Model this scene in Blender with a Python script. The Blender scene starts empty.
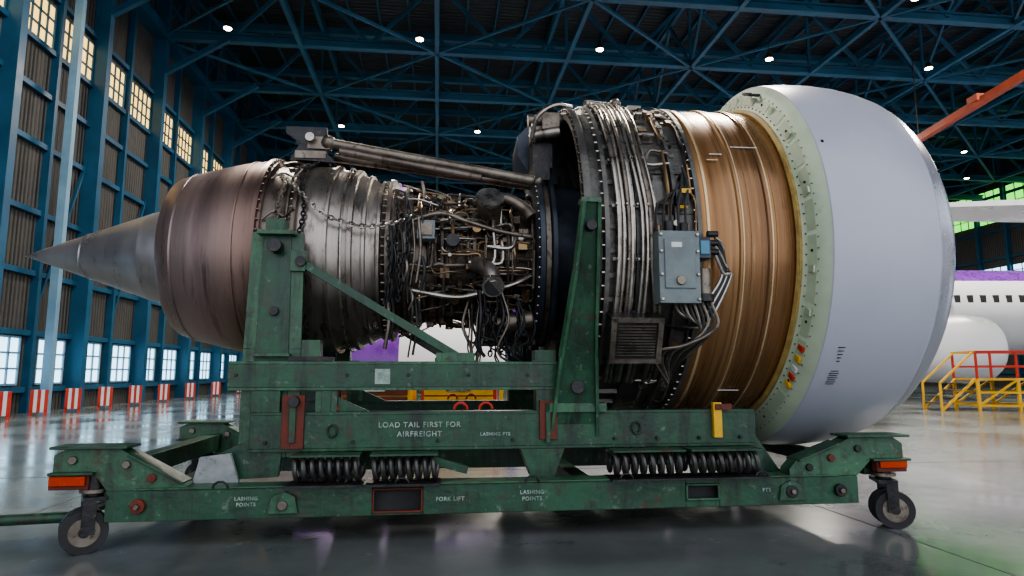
import bpy, math, random
from mathutils import Vector, Matrix
random.seed(7)
C=bpy.context.scene.collection
R=math.radians
# ------------------------------------------------------------------ materials
def mat(name,c1,c2=None,c3=None,rough=.5,metal=0.0,scale=3.0,stretch=(1,1,1),bump=0.0,bscale=None,
        c3amt=.5,emit=0,detail=6,rvar=.12,spec=.5,ramp=None,c4=None,grime=None,gamt=.72,rustc=None):
    m=bpy.data.materials.new(name); m.use_nodes=True
    nt=m.node_tree; N=nt.nodes; L=nt.links
    b=N['Principled BSDF']
    b.inputs['Roughness'].default_value=rough; b.inputs['Metallic'].default_value=metal
    b.inputs['Specular IOR Level'].default_value=spec
    def q4(c): return (c[0],c[1],c[2],1)
    b.inputs['Base Color'].default_value=q4(c1)
    if emit:
        b.inputs['Emission Color'].default_value=q4(c1); b.inputs['Emission Strength'].default_value=emit
        return m
    tc=N.new('ShaderNodeTexCoord'); mp=N.new('ShaderNodeMapping')
    mp.inputs['Scale'].default_value=stretch
    L.new(tc.outputs['Object'],mp.inputs['Vector'])
    n=N.new('ShaderNodeTexNoise'); n.inputs['Scale'].default_value=scale; n.inputs['Detail'].default_value=detail
    n.inputs['Roughness'].default_value=.62
    L.new(mp.outputs[0],n.inputs['Vector'])
    if c2 is None: c2=tuple(x*.7 for x in c1)
    cr=N.new('ShaderNodeValToRGB'); cr.color_ramp.elements[0].position=.35; cr.color_ramp.elements[1].position=.65
    cr.color_ramp.elements[0].color=q4(c2); cr.color_ramp.elements[1].color=q4(c1)
    L.new(n.outputs['Fac'],cr.inputs[0]); out=cr.outputs[0]
    def patch(out,col,sc,amt,width=.12,vec=None):
        n2=N.new('ShaderNodeTexNoise'); n2.inputs['Scale'].default_value=sc; n2.inputs['Detail'].default_value=8
        n2.inputs['Roughness'].default_value=.7
        L.new(vec or mp.outputs[0],n2.inputs['Vector'])
        r2=N.new('ShaderNodeValToRGB'); lo=.72-.3*amt
        r2.color_ramp.elements[0].position=lo; r2.color_ramp.elements[1].position=lo+width
        r2.color_ramp.elements[0].color=(0,0,0,1); r2.color_ramp.elements[1].color=(1,1,1,1)
        L.new(n2.outputs['Fac'],r2.inputs[0])
        mx=N.new('ShaderNodeMixRGB'); mx.inputs[2].default_value=q4(col)
        L.new(r2.outputs[0],mx.inputs[0]); L.new(out,mx.inputs[1]); return mx.outputs[0]
    if c3 is not None: out=patch(out,c3,scale*2.7,c3amt)
    if c4 is not None: out=patch(out,c4,scale*6.1,c3amt*.7,.06,tc.outputs['Object'])
    if grime is not None:
        mg=N.new('ShaderNodeMapping'); mg.inputs['Scale'].default_value=(7,7,1.1); L.new(tc.outputs['Object'],mg.inputs['Vector'])
        out=patch(out,grime,1.6,gamt,.2,mg.outputs[0])
    if rustc is not None:
        mg=N.new('ShaderNodeMapping'); mg.inputs['Location'].default_value=(5,3,2); L.new(tc.outputs['Object'],mg.inputs['Vector'])
        out=patch(out,rustc,3.3,.40,.10,mg.outputs[0])
    if ramp is not None:
        sx=N.new('ShaderNodeSeparateXYZ'); L.new(tc.outputs['Object'],sx.inputs[0])
        g=N.new('ShaderNodeMapRange'); g.inputs[1].default_value=ramp[0]; g.inputs[2].default_value=ramp[1]
        L.new(sx.outputs[0],g.inputs[0]); rr=N.new('ShaderNodeValToRGB')
        el=rr.color_ramp.elements
        while len(el)<len(ramp[2]): el.new(.5)
        for e,(p,c) in zip(el,ramp[2]): e.position=p; e.color=q4(c)
        L.new(g.outputs[0],rr.inputs[0])
        mx=N.new('ShaderNodeMixRGB'); mx.blend_type='MULTIPLY'; mx.inputs[0].default_value=1
        L.new(out,mx.inputs[1]); L.new(rr.outputs[0],mx.inputs[2]); out=mx.outputs[0]
    L.new(out,b.inputs['Base Color'])
    mr=N.new('ShaderNodeMapRange'); mr.inputs[1].default_value=.3; mr.inputs[2].default_value=.7
    mr.inputs[3].default_value=max(.03,rough-rvar); mr.inputs[4].default_value=min(1,rough+rvar)
    L.new(n.outputs['Fac'],mr.inputs[0]); L.new(mr.outputs[0],b.inputs['Roughness'])
    if bump:
        nb=N.new('ShaderNodeTexNoise'); nb.inputs['Scale'].default_value=bscale or scale*6; nb.inputs['Detail'].default_value=4
        L.new(mp.outputs[0],nb.inputs['Vector'])
        bp=N.new('ShaderNodeBump'); bp.inputs['Strength'].default_value=bump; bp.inputs['Distance'].default_value=.02
        L.new(nb.outputs['Fac'],bp.inputs['Height']); L.new(bp.outputs[0],b.inputs['Normal'])
    return m

def corrugated(name,c1,c2,freq,axis,rough=.6):
    m=mat(name,c1,c2,scale=.5,rough=rough)
    nt=m.node_tree;N=nt.nodes;L=nt.links;b=N['Principled BSDF']
    tc=N.new('ShaderNodeTexCoord'); w=N.new('ShaderNodeTexWave'); w.bands_direction=axis
    w.inputs['Scale'].default_value=freq; L.new(tc.outputs['Object'],w.inputs['Vector'])
    bp=N.new('ShaderNodeBump'); bp.inputs['Strength'].default_value=.8; bp.inputs['Distance'].default_value=.06
    L.new(w.outputs['Fac'],bp.inputs['Height']); L.new(bp.outputs[0],b.inputs['Normal'])
    return m

green=mat('stand_green',(.034,.110,.058),(.015,.055,.032),(.050,.050,.034),rough=.38,scale=2.6,bump=.25,c3amt=.58,c4=(.13,.18,.14),grime=(.016,.026,.020),gamt=.80,rustc=(.075,.038,.022))
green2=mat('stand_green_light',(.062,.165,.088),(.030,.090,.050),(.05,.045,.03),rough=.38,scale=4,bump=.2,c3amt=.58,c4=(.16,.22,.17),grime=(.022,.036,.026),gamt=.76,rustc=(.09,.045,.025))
rust=mat('rusty_red',(.20,.035,.02),(.10,.025,.015),(.04,.02,.02),rough=.6,scale=8)
redp=mat('red_paint',(.60,.045,.02),(.45,.03,.02),rough=.45)
cranem=mat('crane_orange',(.45,.085,.035),(.33,.06,.03),rough=.5)
orange=mat('orange_reflector',(.95,.12,.02),(.8,.07,.01),rough=.3)
yellow=mat('yellow_paint',(.85,.50,.03),(.65,.36,.02),rough=.5)
whitep=mat('white_paint',(.75,.76,.76),(.65,.66,.66),rough=.5)
greyp=mat('grey_paint',(.36,.38,.38),(.22,.24,.24),(.08,.08,.08),rough=.5,scale=9)
stencil=mat('stencil_white',(.46,.54,.48),(.14,.22,.17),rough=.7,scale=16)
black=mat('black_rubber',(.02,.02,.022),(.035,.035,.035),rough=.6)
darkm=mat('dark_metal',(.06,.06,.062),(.025,.025,.027),(.12,.08,.05),rough=.42,metal=.6,scale=7,bump=.2)
steel=mat('steel_pipe',(.52,.485,.44),(.28,.25,.22),rough=.30,metal=.9,scale=9)
steelw=mat('steel_worn',(.30,.26,.215),(.14,.115,.095),(.07,.05,.04),rough=.42,metal=.8,scale=6,c3amt=.6)
bronze=mat('bronze_pipe',(.36,.24,.13),(.20,.13,.08),rough=.38,metal=.8,scale=8)
spring_m=mat('spring_steel',(.13,.13,.12),(.06,.06,.06),(.18,.10,.06),rough=.38,metal=.5,scale=10)
nozzle_m=mat('nozzle_heat_metal',(.42,.34,.315),(.28,.22,.21),(.16,.125,.13),rough=.36,metal=.75,scale=1.1,stretch=(5,.45,.45),bump=.06,c3amt=.50,
   ramp=(-2.6,-1.88,[(0,(.95,.9,.92)),(.10,(1,.98,1)),(.30,(.90,.84,.88)),(.55,(.84,.76,.74)),(.8,(.74,.62,.56)),(1,(.45,.36,.32))]))
cone_m=mat('cone_metal',(.45,.44,.45),(.33,.315,.33),(.23,.20,.21),rough=.32,metal=.8,scale=1.6,stretch=(2,.7,.7),c3amt=.42)
lpt_m=mat('turbine_case_metal',(.22,.18,.155),(.11,.085,.07),(.06,.04,.03),rough=.38,metal=.7,scale=2.2,stretch=(2,.8,.8),bump=.2,c3amt=.6)
lpt2_m=mat('turbine_case_light',(.44,.395,.355),(.25,.215,.19),(.11,.085,.07),rough=.33,metal=.8,scale=2,stretch=(3,.7,.7),bump=.15,c3amt=.6)
core_m=mat('core_metal',(.17,.135,.105),(.055,.045,.038),(.27,.21,.14),rough=.5,metal=.6,scale=6,bump=.4,c3amt=.35)
case_m=mat('fan_case_dark',(.17,.16,.145),(.08,.078,.075),(.25,.21,.16),rough=.42,metal=.5,scale=4,bump=.3,c3amt=.35)
blueg=mat('fan_frame_bluegrey',(.07,.085,.11),(.03,.035,.05),rough=.35,metal=.5,scale=4)
tan_m=mat('aramid_wrap',(.41,.235,.11),(.225,.122,.06),(.55,.37,.20),rough=.28,metal=.5,scale=1.2,stretch=(14,.35,.35),bump=.08,c3amt=.45,
   ramp=(1.19,1.84,[(0,(1.0,.92,.75)),(.12,(.72,.64,.58)),(.35,(1,1,1)),(.62,(.70,.64,.60)),(.85,(1,.95,.87)),(1,(.55,.45,.38))]))
tan2=mat('aramid_band',(.70,.54,.35),(.55,.40,.24),rough=.32,metal=.4,scale=3,stretch=(6,1,1))
bulk_m=mat('bulkhead_primer',(.55,.64,.48),(.45,.53,.39),(.40,.38,.24),rough=.5,scale=3,c3amt=.35)
bulk2=mat('bulkhead_panel',(.47,.57,.41),(.40,.48,.34),rough=.5,scale=5)
seal_m=mat('sealant',(.50,.36,.12),(.3,.2,.07),rough=.6,scale=15)
cowl_m=mat('cowl_paint',(.475,.485,.555),(.44,.45,.52),rough=.32,scale=1.2,rvar=.05)
lip_m=mat('cowl_lip',(.40,.41,.475),(.35,.36,.42),rough=.28,metal=.5,scale=1.5)
greybox=mat('grey_box',(.20,.24,.245),(.14,.165,.17),(.09,.09,.08),rough=.45,scale=6,c3amt=.4)
bluelab=mat('blue_label',(.1,.3,.45),rough=.4)
blueh=mat('blue_hangar_steel',(.020,.100,.185),(.013,.065,.125),rough=.5,scale=1)
blueroof=mat('blue_roof_steel',(.032,.130,.215),(.022,.088,.15),rough=.5,scale=1)
bluel=mat('light_blue_steel',(.20,.35,.47),(.14,.26,.37),rough=.5,scale=1)
panel=corrugated('wall_panel',(.080,.076,.070),(.048,.046,.044),2.0,'Y')
roofm=corrugated('roof_deck',(.035,.045,.05),(.02,.028,.033),1.2,'Y')
winlow=mat('window_daylight',(.50,.80,1.0),emit=2.5)
winup=mat('window_warm',(1.0,.66,.20),emit=1.6)
wingrn=mat('window_green',(.22,.9,.12),emit=1.7)
lampm=mat('lamp_glow',(1,.82,.55),emit=30)
purple=mat('purple_paint',(.20,.05,.40),(.15,.04,.30),rough=.3)
planew=mat('aircraft_white',(.78,.79,.82),(.72,.73,.77),rough=.3,scale=.4)

# ------------------------------------------------------------------ mesh builder
class MB:
    def __init__(s): s.v=[];s.f=[];s.mi=[];s.mats=[]
    def m(s,mt):
        if mt not in s.mats: s.mats.append(mt)
        return s.mats.index(mt)
    def add(s,vs,fs,mt):
        o=len(s.v); k=s.m(mt); s.v+= [tuple(x) for x in vs]
        for f in fs: s.f.append(tuple(i+o for i in f)); s.mi.append(k)
    def box(s,c,d,mt,rot=None):
        x,y,z=[k/2 for k in d]; vs=[Vector((sx*x,sy*y,sz*z)) for sx in(-1,1) for sy in(-1,1) for sz in(-1,1)]
        if rot is not None: vs=[rot@v for v in vs]
        c=Vector(c); vs=[v+c for v in vs]
        s.add(vs,[(0,1,3,2),(4,6,7,5),(0,4,5,1),(2,3,7,6),(0,2,6,4),(1,5,7,3)],mt)
    def b2(s,x0,x1,y0,y1,z0,z1,mt): s.box(((x0+x1)/2,(y0+y1)/2,(z0+z1)/2),(abs(x1-x0),abs(y1-y0),abs(z1-z0)),mt)
    def beam(s,p,q,w,h,mt):
        p=Vector(p);q=Vector(q);d=(q-p);l=d.length;d.normalize()
        up=Vector((0,0,1)) if abs(d.z)<.95 else Vector((0,1,0))
        y=up.cross(d).normalized(); z=d.cross(y)
        rot=Matrix((d,y,z)).transposed(); s.box((p+q)/2,(l,w,h),mt,rot)
    def prism(s,poly,y0,y1,mt):
        n=len(poly); vs=[(a,y0,b) for a,b in poly]+[(a,y1,b) for a,b in poly]
        fs=[tuple(range(n)),tuple(range(2*n-1,n-1,-1))]+[(i,i+n,(i+1)%n+n,(i+1)%n) for i in range(n)]
        s.add(vs,fs,mt)
    def rev(s,prof,mt,seg=96,a0=0,a1=360,c=(0,0,0)):
        full=abs(a1-a0)>=359.9; n=seg if full else seg+1
        vs=[];fs=[]
        for x,r in prof:
            for i in range(n):
                a=R(a0+(a1-a0)*i/seg); vs.append((c[0]+x,c[1]-r*math.cos(a),c[2]+r*math.sin(a)))
        for j in range(len(prof)-1):
            for i in range(seg):
                i2=(i+1)%n; fs.append((j*n+i,j*n+i2,(j+1)*n+i2,(j+1)*n+i))
        s.add(vs,fs,mt)
    def cyl(s,p,q,r,mt,seg=16,r2=None):
        s.tube([p,q],r,mt,seg,r2=r2,cap=True)
    def tube(s,path,r,mt,seg=8,r2=None,cap=True,closed=False):
        P=[Vector(p) for p in path]; n=len(P); vs=[];fs=[]
        nrm=None
        for i,p in enumerate(P):
            if closed: t=P[(i+1)%n]-P[i-1]
            else: t=P[min(i+1,n-1)]-P[max(i-1,0)]
            if t.length<1e-9: t=Vector((1,0,0))
            t.normalize()
            if nrm is None:
                a=Vector((0,0,1)) if abs(t.z)<.9 else Vector((1,0,0)); nrm=(a-t*a.dot(t)).normalized()
            else:
                nrm=(nrm-t*nrm.dot(t))
                if nrm.length<1e-6: nrm=t.orthogonal()
                nrm.normalize()
            bn=t.cross(nrm); rr=r if r2 is None else r+(r2-r)*i/(n-1)
            for k in range(seg):
                a=2*math.pi*k/seg; vs.append(p+nrm*math.cos(a)*rr+bn*math.sin(a)*rr)
        m=n if closed else n-1
        for i in range(m):
            for k in range(seg):
                k2=(k+1)%seg; j=(i+1)%n; fs.append((i*seg+k,i*seg+k2,j*seg+k2,j*seg+k))
        if cap and not closed:
            fs.append(tuple(range(seg-1,-1,-1))); fs.append(tuple((n-1)*seg+k for k in range(seg)))
        s.add(vs,fs,mt)
    def ball(s,c,r,mt,sc=(1,1,1)):
        prof=[(-r*math.cos(math.pi*i/8),r*math.sin(math.pi*i/8)) for i in range(9)]
        vs=[];fs=[]
        for x,q in prof:
            for i in range(12):
                a=2*math.pi*i/12; vs.append((c[0]+x*sc[0],c[1]+q*math.cos(a)*sc[1],c[2]+q*math.sin(a)*sc[2]))
        for j in range(8):
            for i in range(12): fs.append((j*12+i,j*12+(i+1)%12,(j+1)*12+(i+1)%12,(j+1)*12+i))
        s.add(vs,fs,mt)
    def build(s,name,parent=None,smooth=True,loc=None,rotz=None,bevel=0):
        me=bpy.data.meshes.new(name); me.from_pydata(s.v,[],s.f); me.validate()
        for m in s.mats: me.materials.append(m)
        if len(me.polygons)==len(s.mi): me.polygons.foreach_set('material_index',s.mi)
        if smooth:
            me.polygons.foreach_set('use_smooth',[True]*len(me.polygons)); me.set_sharp_from_angle(angle=R(35))
        me.update()
        o=bpy.data.objects.new(name,me); C.objects.link(o)
        if parent: o.parent=parent
        if loc: o.location=loc
        if rotz is not None: o.rotation_euler=(0,0,rotz)
        if bevel:
            bv=o.modifiers.new('bevel','BEVEL'); bv.width=bevel; bv.segments=2; bv.limit_method='ANGLE'; bv.angle_limit=R(50)
        return o
def empty(name,loc,rz=0):
    e=bpy.data.objects.new(name,None); e.empty_display_size=.3; C.objects.link(e); e.location=loc; e.rotation_euler=(0,0,rz); return e
def smooth_path(P,k=6):
    P=[Vector(p) for p in P]; out=[]
    if len(P)<3: return P
    Q=[P[0]*2-P[1]]+P+[P[-1]*2-P[-2]]
    for i in range(1,len(Q)-2):
        a,b,c,d=Q[i-1],Q[i],Q[i+1],Q[i+2]
        for j in range(k):
            t=j/k; out.append(.5*((2*b)+(c-a)*t+(2*a-5*b+4*c-d)*t*t+(3*b-a-3*c+d)*t**3))
    out.append(P[-1]); return out
def chain(mb,path,mt,link=.05,wire=.0065):
    P=smooth_path(path,10); d=[0]
    for i in range(1,len(P)): d.append(d[-1]+(P[i]-P[i-1]).length)
    n=int(d[-1]/(link*.72)); j=0
    for k in range(n):
        t=(k+.5)*d[-1]/n
        while j<len(d)-2 and d[j+1]<t: j+=1
        f=(t-d[j])/max(1e-6,d[j+1]-d[j]); c=P[j].lerp(P[j+1],f); tg=(P[j+1]-P[j]).normalized()
        a=Vector((0,1,0)) if abs(tg.y)<.9 else Vector((1,0,0)); n1=(a-tg*a.dot(tg)).normalized(); n2=tg.cross(n1)
        s1=n1 if k%2 else n2
        ring=[c+tg*math.cos(q*math.pi/4)*link*.5+s1*math.sin(q*math.pi/4)*link*.3 for q in range(8)]
        mb.tube(ring,wire,mt,5,closed=True)

# ================================================================== ENGINE
ENG=empty('jet_engine',(0,5.45,1.97),R(5))
def S(s,phi,r): a=R(phi); return Vector((s,-r*math.cos(a),r*math.sin(a)))
mb=MB(); mb.rev([(-3.90,.004),(-3.885,.010),(-3.86,.018),(-3.4,.180),(-2.9,.355),(-2.895,.358),(-2.88,.36),(-2.5,.475),(-2.2,.52),(-1.95,.53)],cone_m)
mb.rev([(-3.41,.1775),(-3.402,.1835),(-3.392,.1835),(-3.385,.184)],cone_m)
mb.build('exhaust_cone',ENG)
mb=MB()
mb.rev([(-2.1,.60),(-2.5,.60),(-2.63,.613),(-2.635,.630),(-2.62,.642),(-2.49,.683),(-2.3,.732),(-2.15,.766),(-2.0,.789),(-1.93,.795),(-1.925,.815),(-1.895,.815),(-1.89,.79),(-1.87,.79)],nozzle_m,128)
for s,r in((-2.52,.674),(-2.06,.782)): mb.rev([(s-.01,r-.01),(s-.004,r+.005),(s+.008,r+.006),(s+.012,r)],nozzle_m,128)
mb.build('exhaust_nozzle',ENG)
mb=MB()
mb.rev([(-1.89,.79),(-1.885,.755),(-1.80,.745),(-1.66,.74),(-1.655,.79),(-1.63,.79),(-1.625,.755)],lpt_m,96)
prof=[(-1.625,.755),(-1.60,.762),(-1.50,.758),(-1.43,.748),(-1.425,.772),(-1.405,.772),(-1.40,.742),
 (-1.33,.730),(-1.27,.715),(-1.265,.742),(-1.235,.738),(-1.23,.702),(-1.17,.680),(-1.165,.700),(-1.145,.696),(-1.14,.668),(-1.07,.636),(-1.065,.655),(-1.045,.652),(-1.04,.622),(-1.01,.60)]
mb.rev(prof,lpt2_m,96)
mb.rev([(-1.01,.60),(-1.0,.67),(-.97,.67),(-.965,.60),(-.88,.57),(-.875,.62),(-.85,.62),(-.845,.55),(-.78,.52),(-.60,.47)],lpt_m,96)
def boltring(mb,s,r,n,br,l,mt,dirx=1):
    for i in range(n):
        p=S(s,360*i/n,r); mb.cyl(p,p+Vector((l*dirx,0,0)),br,mt,6)
boltring(mb,-1.66,.775,72,.008,.02,steelw,-1); boltring(mb,-1.0,.65,60,.008,.03,steelw,-1)
boltring(mb,-1.895,.805,64,.007,.015,steelw)
for i in range(24):
    p=S(-1.76,i*15,.74); q=S(-1.76,i*15,.765); mb.cyl(p,q,.022,steelw,8)
for i in range(12):
    a=i*30+12; mb.tube(smooth_path([S(-1.86,a,.77),S(-1.78,a+4,.79),S(-1.70,a+2,.775),S(-1.64,a+6,.81)],5),.009,steelw,6)
mb.tube([S(-1.70,a,.765+.004*math.sin(a*.3)) for a in range(-90,271,5)],.010,steelw,6)
mb.tube([S(-1.31,a,.745+.004*math.sin(a*.2)) for a in range(-90,271,5)],.011,steel,6)
mb.build('turbine_case',ENG)
mb=MB()
mb.rev([(-.78,.52),(-.6,.46),(-.59,.52),(-.57,.52),(-.56,.45),(-.35,.42),(-.345,.50),(-.32,.50),(-.315,.42),(-.1,.40),(-.095,.47),(-.07,.47),(-.065,.40),(.22,.40)],core_m,72)
boltring(mb,-.59,.505,48,.007,.02,steelw,-1);boltring(mb,-.345,.485,48,.007,.02,steelw,-1)
mb.build('engine_core',ENG)
mb=MB()
mb.rev([(.14,.42),(.14,.70),(.155,.735),(.19,.735),(.20,.70),(.24,.69),(.25,.745),(.28,.745),(.29,.66),(.8,.62),(1.1,.60)],blueg,96)
mb.rev([(.195,.702),(.20,.712),(.235,.712),(.24,.70)],steelw,96)
boltring(mb,.155,.715,60,.008,.015,steel,-1)
for i in range(36):
    p=S(.62,i*10+3,.64);q=S(.52,i*10+3,1.2); mb.beam(p,q,.012,.22,darkm)
mb.build('fan_frame',ENG)
mb=MB()
mb.rev([(1.3,1.18),(.42,1.18),(.38,1.19),(.375,1.275),(.40,1.285),(.425,1.28),(.43,1.235),(.50,1.235),(.505,1.30),(.535,1.30),(.54,1.24),(.72,1.24),(.725,1.27),(.745,1.27),(.75,1.24),(.98,1.245),(.985,1.29),(1.01,1.29),(1.015,1.245),(1.13,1.25),(1.135,1.30),(1.165,1.30),(1.17,1.25)],case_m,128)
mb.rev([(.370,1.195),(.366,1.215),(.372,1.235)],steel,128)
boltring(mb,.375,1.26,90,.009,.015,darkm,-1); boltring(mb,.505,1.285,90,.008,.02,steel,-1); boltring(mb,1.135,1.285,100,.008,.02,steel,-1)
for i in range(48): 
    mb.beam(S(.545,i*7.5+2,1.25),S(.72,i*7.5+2,1.25),.012,.03,case_m)
mb.build('fan_case',ENG)
mb=MB()
mb.rev([(1.165,1.245),(1.17,1.275),(1.20,1.29),(1.25,1.292),(1.265,1.283),(1.42,1.285),(1.43,1.296),(1.50,1.296),(1.51,1.286),(1.62,1.286),(1.63,1.296),(1.68,1.296),(1.69,1.286),(1.79,1.283),(1.83,1.272),(1.835,1.24)],tan_m,128)
for a,b,r in((1.20,1.222,1.297),(1.445,1.457,1.3),(1.648,1.662,1.3)):
    mb.rev([(a,r-.01),(a+.002,r),(b-.002,r),(b,r-.01)],tan2,128)
for s0,s1,ph in((1.29,1.38,27.5),(1.46,1.66,31),(1.26,1.34,25) ,(1.44,1.60,-54)):
    mb.beam(S(s0,ph,1.300),S(s1,ph,1.300),.010,.005,tan2 if ph==25 else whitep)
mb.build('fan_containment_wrap',ENG)
# inlet cowl
COW=bpy.data.objects.new('inlet_cowl',None); C.objects.link(COW); COW.parent=ENG
mb=MB()
mb.rev([(1.955,1.497),(1.96,1.504),(2.0,1.511),(2.15,1.522),(2.32,1.522),(2.48,1.508),(2.62,1.482),(2.74,1.447),(2.745,1.440),(2.75,1.444)],cowl_m,160)
mb.rev([(2.75,1.444),(2.83,1.408),(2.90,1.362),(2.95,1.312),(2.975,1.26),(2.965,1.21),(2.92,1.17),(2.82,1.14),(2.6,1.12),(2.2,1.15),(1.9,1.18)],lip_m,160)
mb.build('cowl_skin',COW)
mb=MB()
mb.rev([(1.83,1.20),(1.835,1.30),(1.86,1.325),(1.90,1.44),(1.935,1.475),(1.955,1.497)],bulk_m,160)
mb.rev([(1.826,1.272),(1.818,1.295),(1.83,1.318),(1.85,1.315)],seal_m,160)
def BX(r): return 1.86+(r-1.325)*.348
for i in range(120):
    p=S(BX(1.338),3*i,1.338); mb.cyl(p,p+Vector((-.008,0,0)),.0055,steelw,6)
    p=S(BX(1.432),3*i+1.5,1.432); mb.cyl(p,p+Vector((-.008,0,0)),.0045,steelw,6)
for i in range(36):
    vs=[S(BX(r)-.004,10*i+da,r) for r in(1.352,1.418) for da in(.7,3.5,6.3,9.3)]
    mb.add(vs,[(0,1,5,4),(1,2,6,5),(2,3,7,6)],bulk2)
    if i%2: p=S(BX(1.385)-.004,10*i+5,1.385); mb.cyl(p,p+Vector((-.006,0,0)),.010,darkm,8)
for i in range(0,30):
    a=12*i+4; p=S(1.855,a,1.285); q=S(1.855,a,1.315); mb.beam(p,q,.05,.02,seal_m)
    p=S(1.86,a+5,1.30); mb.beam(p,p+Vector((-.03,0,0)),.03,.02,steel)
for a in(12,-10,48,62,75,33,-22):
    p=S(1.872,a,1.39); mb.box(p,(.012,.06,.045),bulk_m,Matrix.Rotation(R(-a),3,'X'))
for a,m_ in((-33,redp),(-36.5,yellow),(-40,whitep),(-43,redp),(-46,yellow)):
    p=S(1.876,a,1.395); mb.box(p,(.018,.06,.035),m_,Matrix.Rotation(R(-a),3,'X'))
mb.tube(smooth_path([S(1.90,66,1.44),S(1.83,66,1.44),S(1.83,60,1.44),S(1.90,60,1.44)]),.012,darkm)
mb.build('cowl_bulkhead',COW)
mb=MB()
for k in range(5):
    a=-30-k*1.0; p=S(2.08,a,1.518); mb.box(p,(.05-.007*k,.004,.005),darkm,Matrix.Rotation(R(-a),3,'X'))
for k in range(7):
    a=-37-k*.7; p=S(2.08,a,1.52); mb.box(p,(.07 if k%2 else .055,.004,.003),darkm,Matrix.Rotation(R(-a),3,'X'))
p=S(2.0,25,1.513); mb.box(p,(.015,.006,.02),darkm,Matrix.Rotation(R(-25),3,'X'))
mb.build('cowl_placards',COW)
mb=MB()
mb.rev([(2.45,.003),(2.42,.06),(2.25,.2),(2.05,.32),(1.9,.36),(1.6,.4)],darkm,48)
for i in range(26):
    a=360*i/26; vs=[]
    for j,r in enumerate((.34,.6,.9,1.15)):
        tw=R(25+j*12)
        for sg in(-1,1):
            base=S(1.85,a,r); tang=Vector((0,math.sin(R(a)),math.cos(R(a))))
            vs.append(base+Vector((math.cos(tw)*.16*sg,0,0))+tang*math.sin(tw)*.16*sg)
    mb.add(vs,[(0,1,3,2),(2,3,5,4),(4,5,7,6)],blueg)
mb.build('fan_and_spinner',ENG)
# --- fan case plumbing
mb=MB()
for k in range(8):
    s0=.585+.031*k; r=.012 if k%3 else .019; rr=1.30+.010*(k%3)
    pts=[]
    for a in range(95,-50,-8):
        off=0
        if a<30: off+= .045*min(1,(30-a)/25)*(1 if k>3 else .3)
        if a<-8: off+= .05*min(1,(-8-a)/20)*(1 if k>5 else -.3)
        if a>70: off+= .02*(k-4)*(a-70)/25
        pts.append(S(s0+off,a,rr+.004*math.sin(a*.13+k*2)))
    mb.tube(smooth_path(pts,3),r,steel if k%4!=2 else steelw,8)
for a in(80,66,52,38,24,8,-8,-24):
    p=S(.69,a,1.29); mb.box(p,(.27,.012,.022),steelw,Matrix.Rotation(R(-a),3,'X'))
    for q in range(4): mb.cyl(S(.58+.07*q,a,1.29),S(.58+.07*q,a,1.335),.007,steel,6)
for k in range(13):
    a0=random.uniform(-50,80); s0=random.uniform(.84,1.12); pts=[S(s0,a0,1.28)]
    s_,a_=s0,a0
    for j in range(random.randint(3,6)):
        if random.random()<.6: a_+=random.choice([-1,1])*random.uniform(8,20)
        else: s_=min(1.12,max(.80,s_+random.choice([-1,1])*random.uniform(.06,.2)))
        a_=max(-60,min(92,a_)); pts.append(S(s_,a_,1.275+random.uniform(0,.03)))
    mb.tube(smooth_path(pts,5),random.choice([.007,.009,.013]),random.choice([steel,steelw,darkm,bronze]),7)
for k in range(40):
    a=random.uniform(-60,95); s_=random.uniform(.84,1.11); p=S(s_,a,1.265)
    rot=Matrix.Rotation(R(-a),3,'X')
    if random.random()<.5: mb.box(p,(random.uniform(.03,.07),random.uniform(.03,.06),random.uniform(.03,.07)),random.choice([darkm,steelw,case_m,bronze]),rot)
    else: mb.cyl(S(s_,a,1.25),S(s_,a,1.30),random.uniform(.012,.028),random.choice([steelw,steel,darkm]),10)
for a in range(-30,92,14):
    for s_ in(.87,1.07): 
        p=S(s_,a,1.247); mb.box(p,(.12,.012,.24),case_m,Matrix.Rotation(R(-a),3,'X'))
mb.cyl(S(.72,93,1.36),S(.98,93,1.36),.05,steelw,16); mb.cyl(S(.60,80,1.36),S(.84,84,1.37),.028,steel,12)
mb.cyl(S(.98,93,1.36),S(1.08,93,1.34),.07,darkm,16,r2=.045)
mb.box(S(1.05,86,1.33),(.12,.12,.09),steelw); mb.box(S(.62,92,1.33),(.08,.16,.07),darkm)
mb.ball(S(.86,80,1.36),.05,steelw)
mb.build('fan_case_plumbing',ENG)
# --- control unit
mb=MB()
X0=.955
mb.box((X0,-1.36,-.25),(.27,.13,.47),greybox); 
mb.box((X0,-1.43,-.23),(.20,.012,.32),greybox); mb.box((X0-.02,-1.437,-.11),(.07,.006,.035),whitep)
mb.cyl((X0,-1.42,-.34),(X0,-1.455,-.34),.03,steelw,12)
for dx in(-.12,.12):
    for dz in(-.46,-.3,-.15,-.04): mb.cyl((X0+dx,-1.42,dz),(X0+dx,-1.44,dz),.011,steel,8)
mb.box((1.13,-1.36,-.12),(.085,.10,.14),blueg); mb.box((1.13,-1.415,-.12),(.06,.01,.09),bluelab)
for dz in(-.02,-.08,-.14): mb.cyl((1.17,-1.36,dz),(1.24,-1.36,dz),.022,darkm,10)
mb.cyl((.91,-1.36,-.02),(.91,-1.36,.06),.035,darkm,12); mb.cyl((1.01,-1.36,-.02),(1.01,-1.36,.05),.03,darkm,12)
mb.cyl((.85,-1.33,.0),(.85,-1.33,.04),.02,bronze,10)
mb.cyl((1.14,-1.35,-.25),(1.14,-1.35,-.42),.045,steelw,12); mb.cyl((1.14,-1.35,-.42),(1.14,-1.35,-.47),.06,darkm,12)
mb.build('control_unit',ENG,bevel=.008)
mb=MB()
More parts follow.
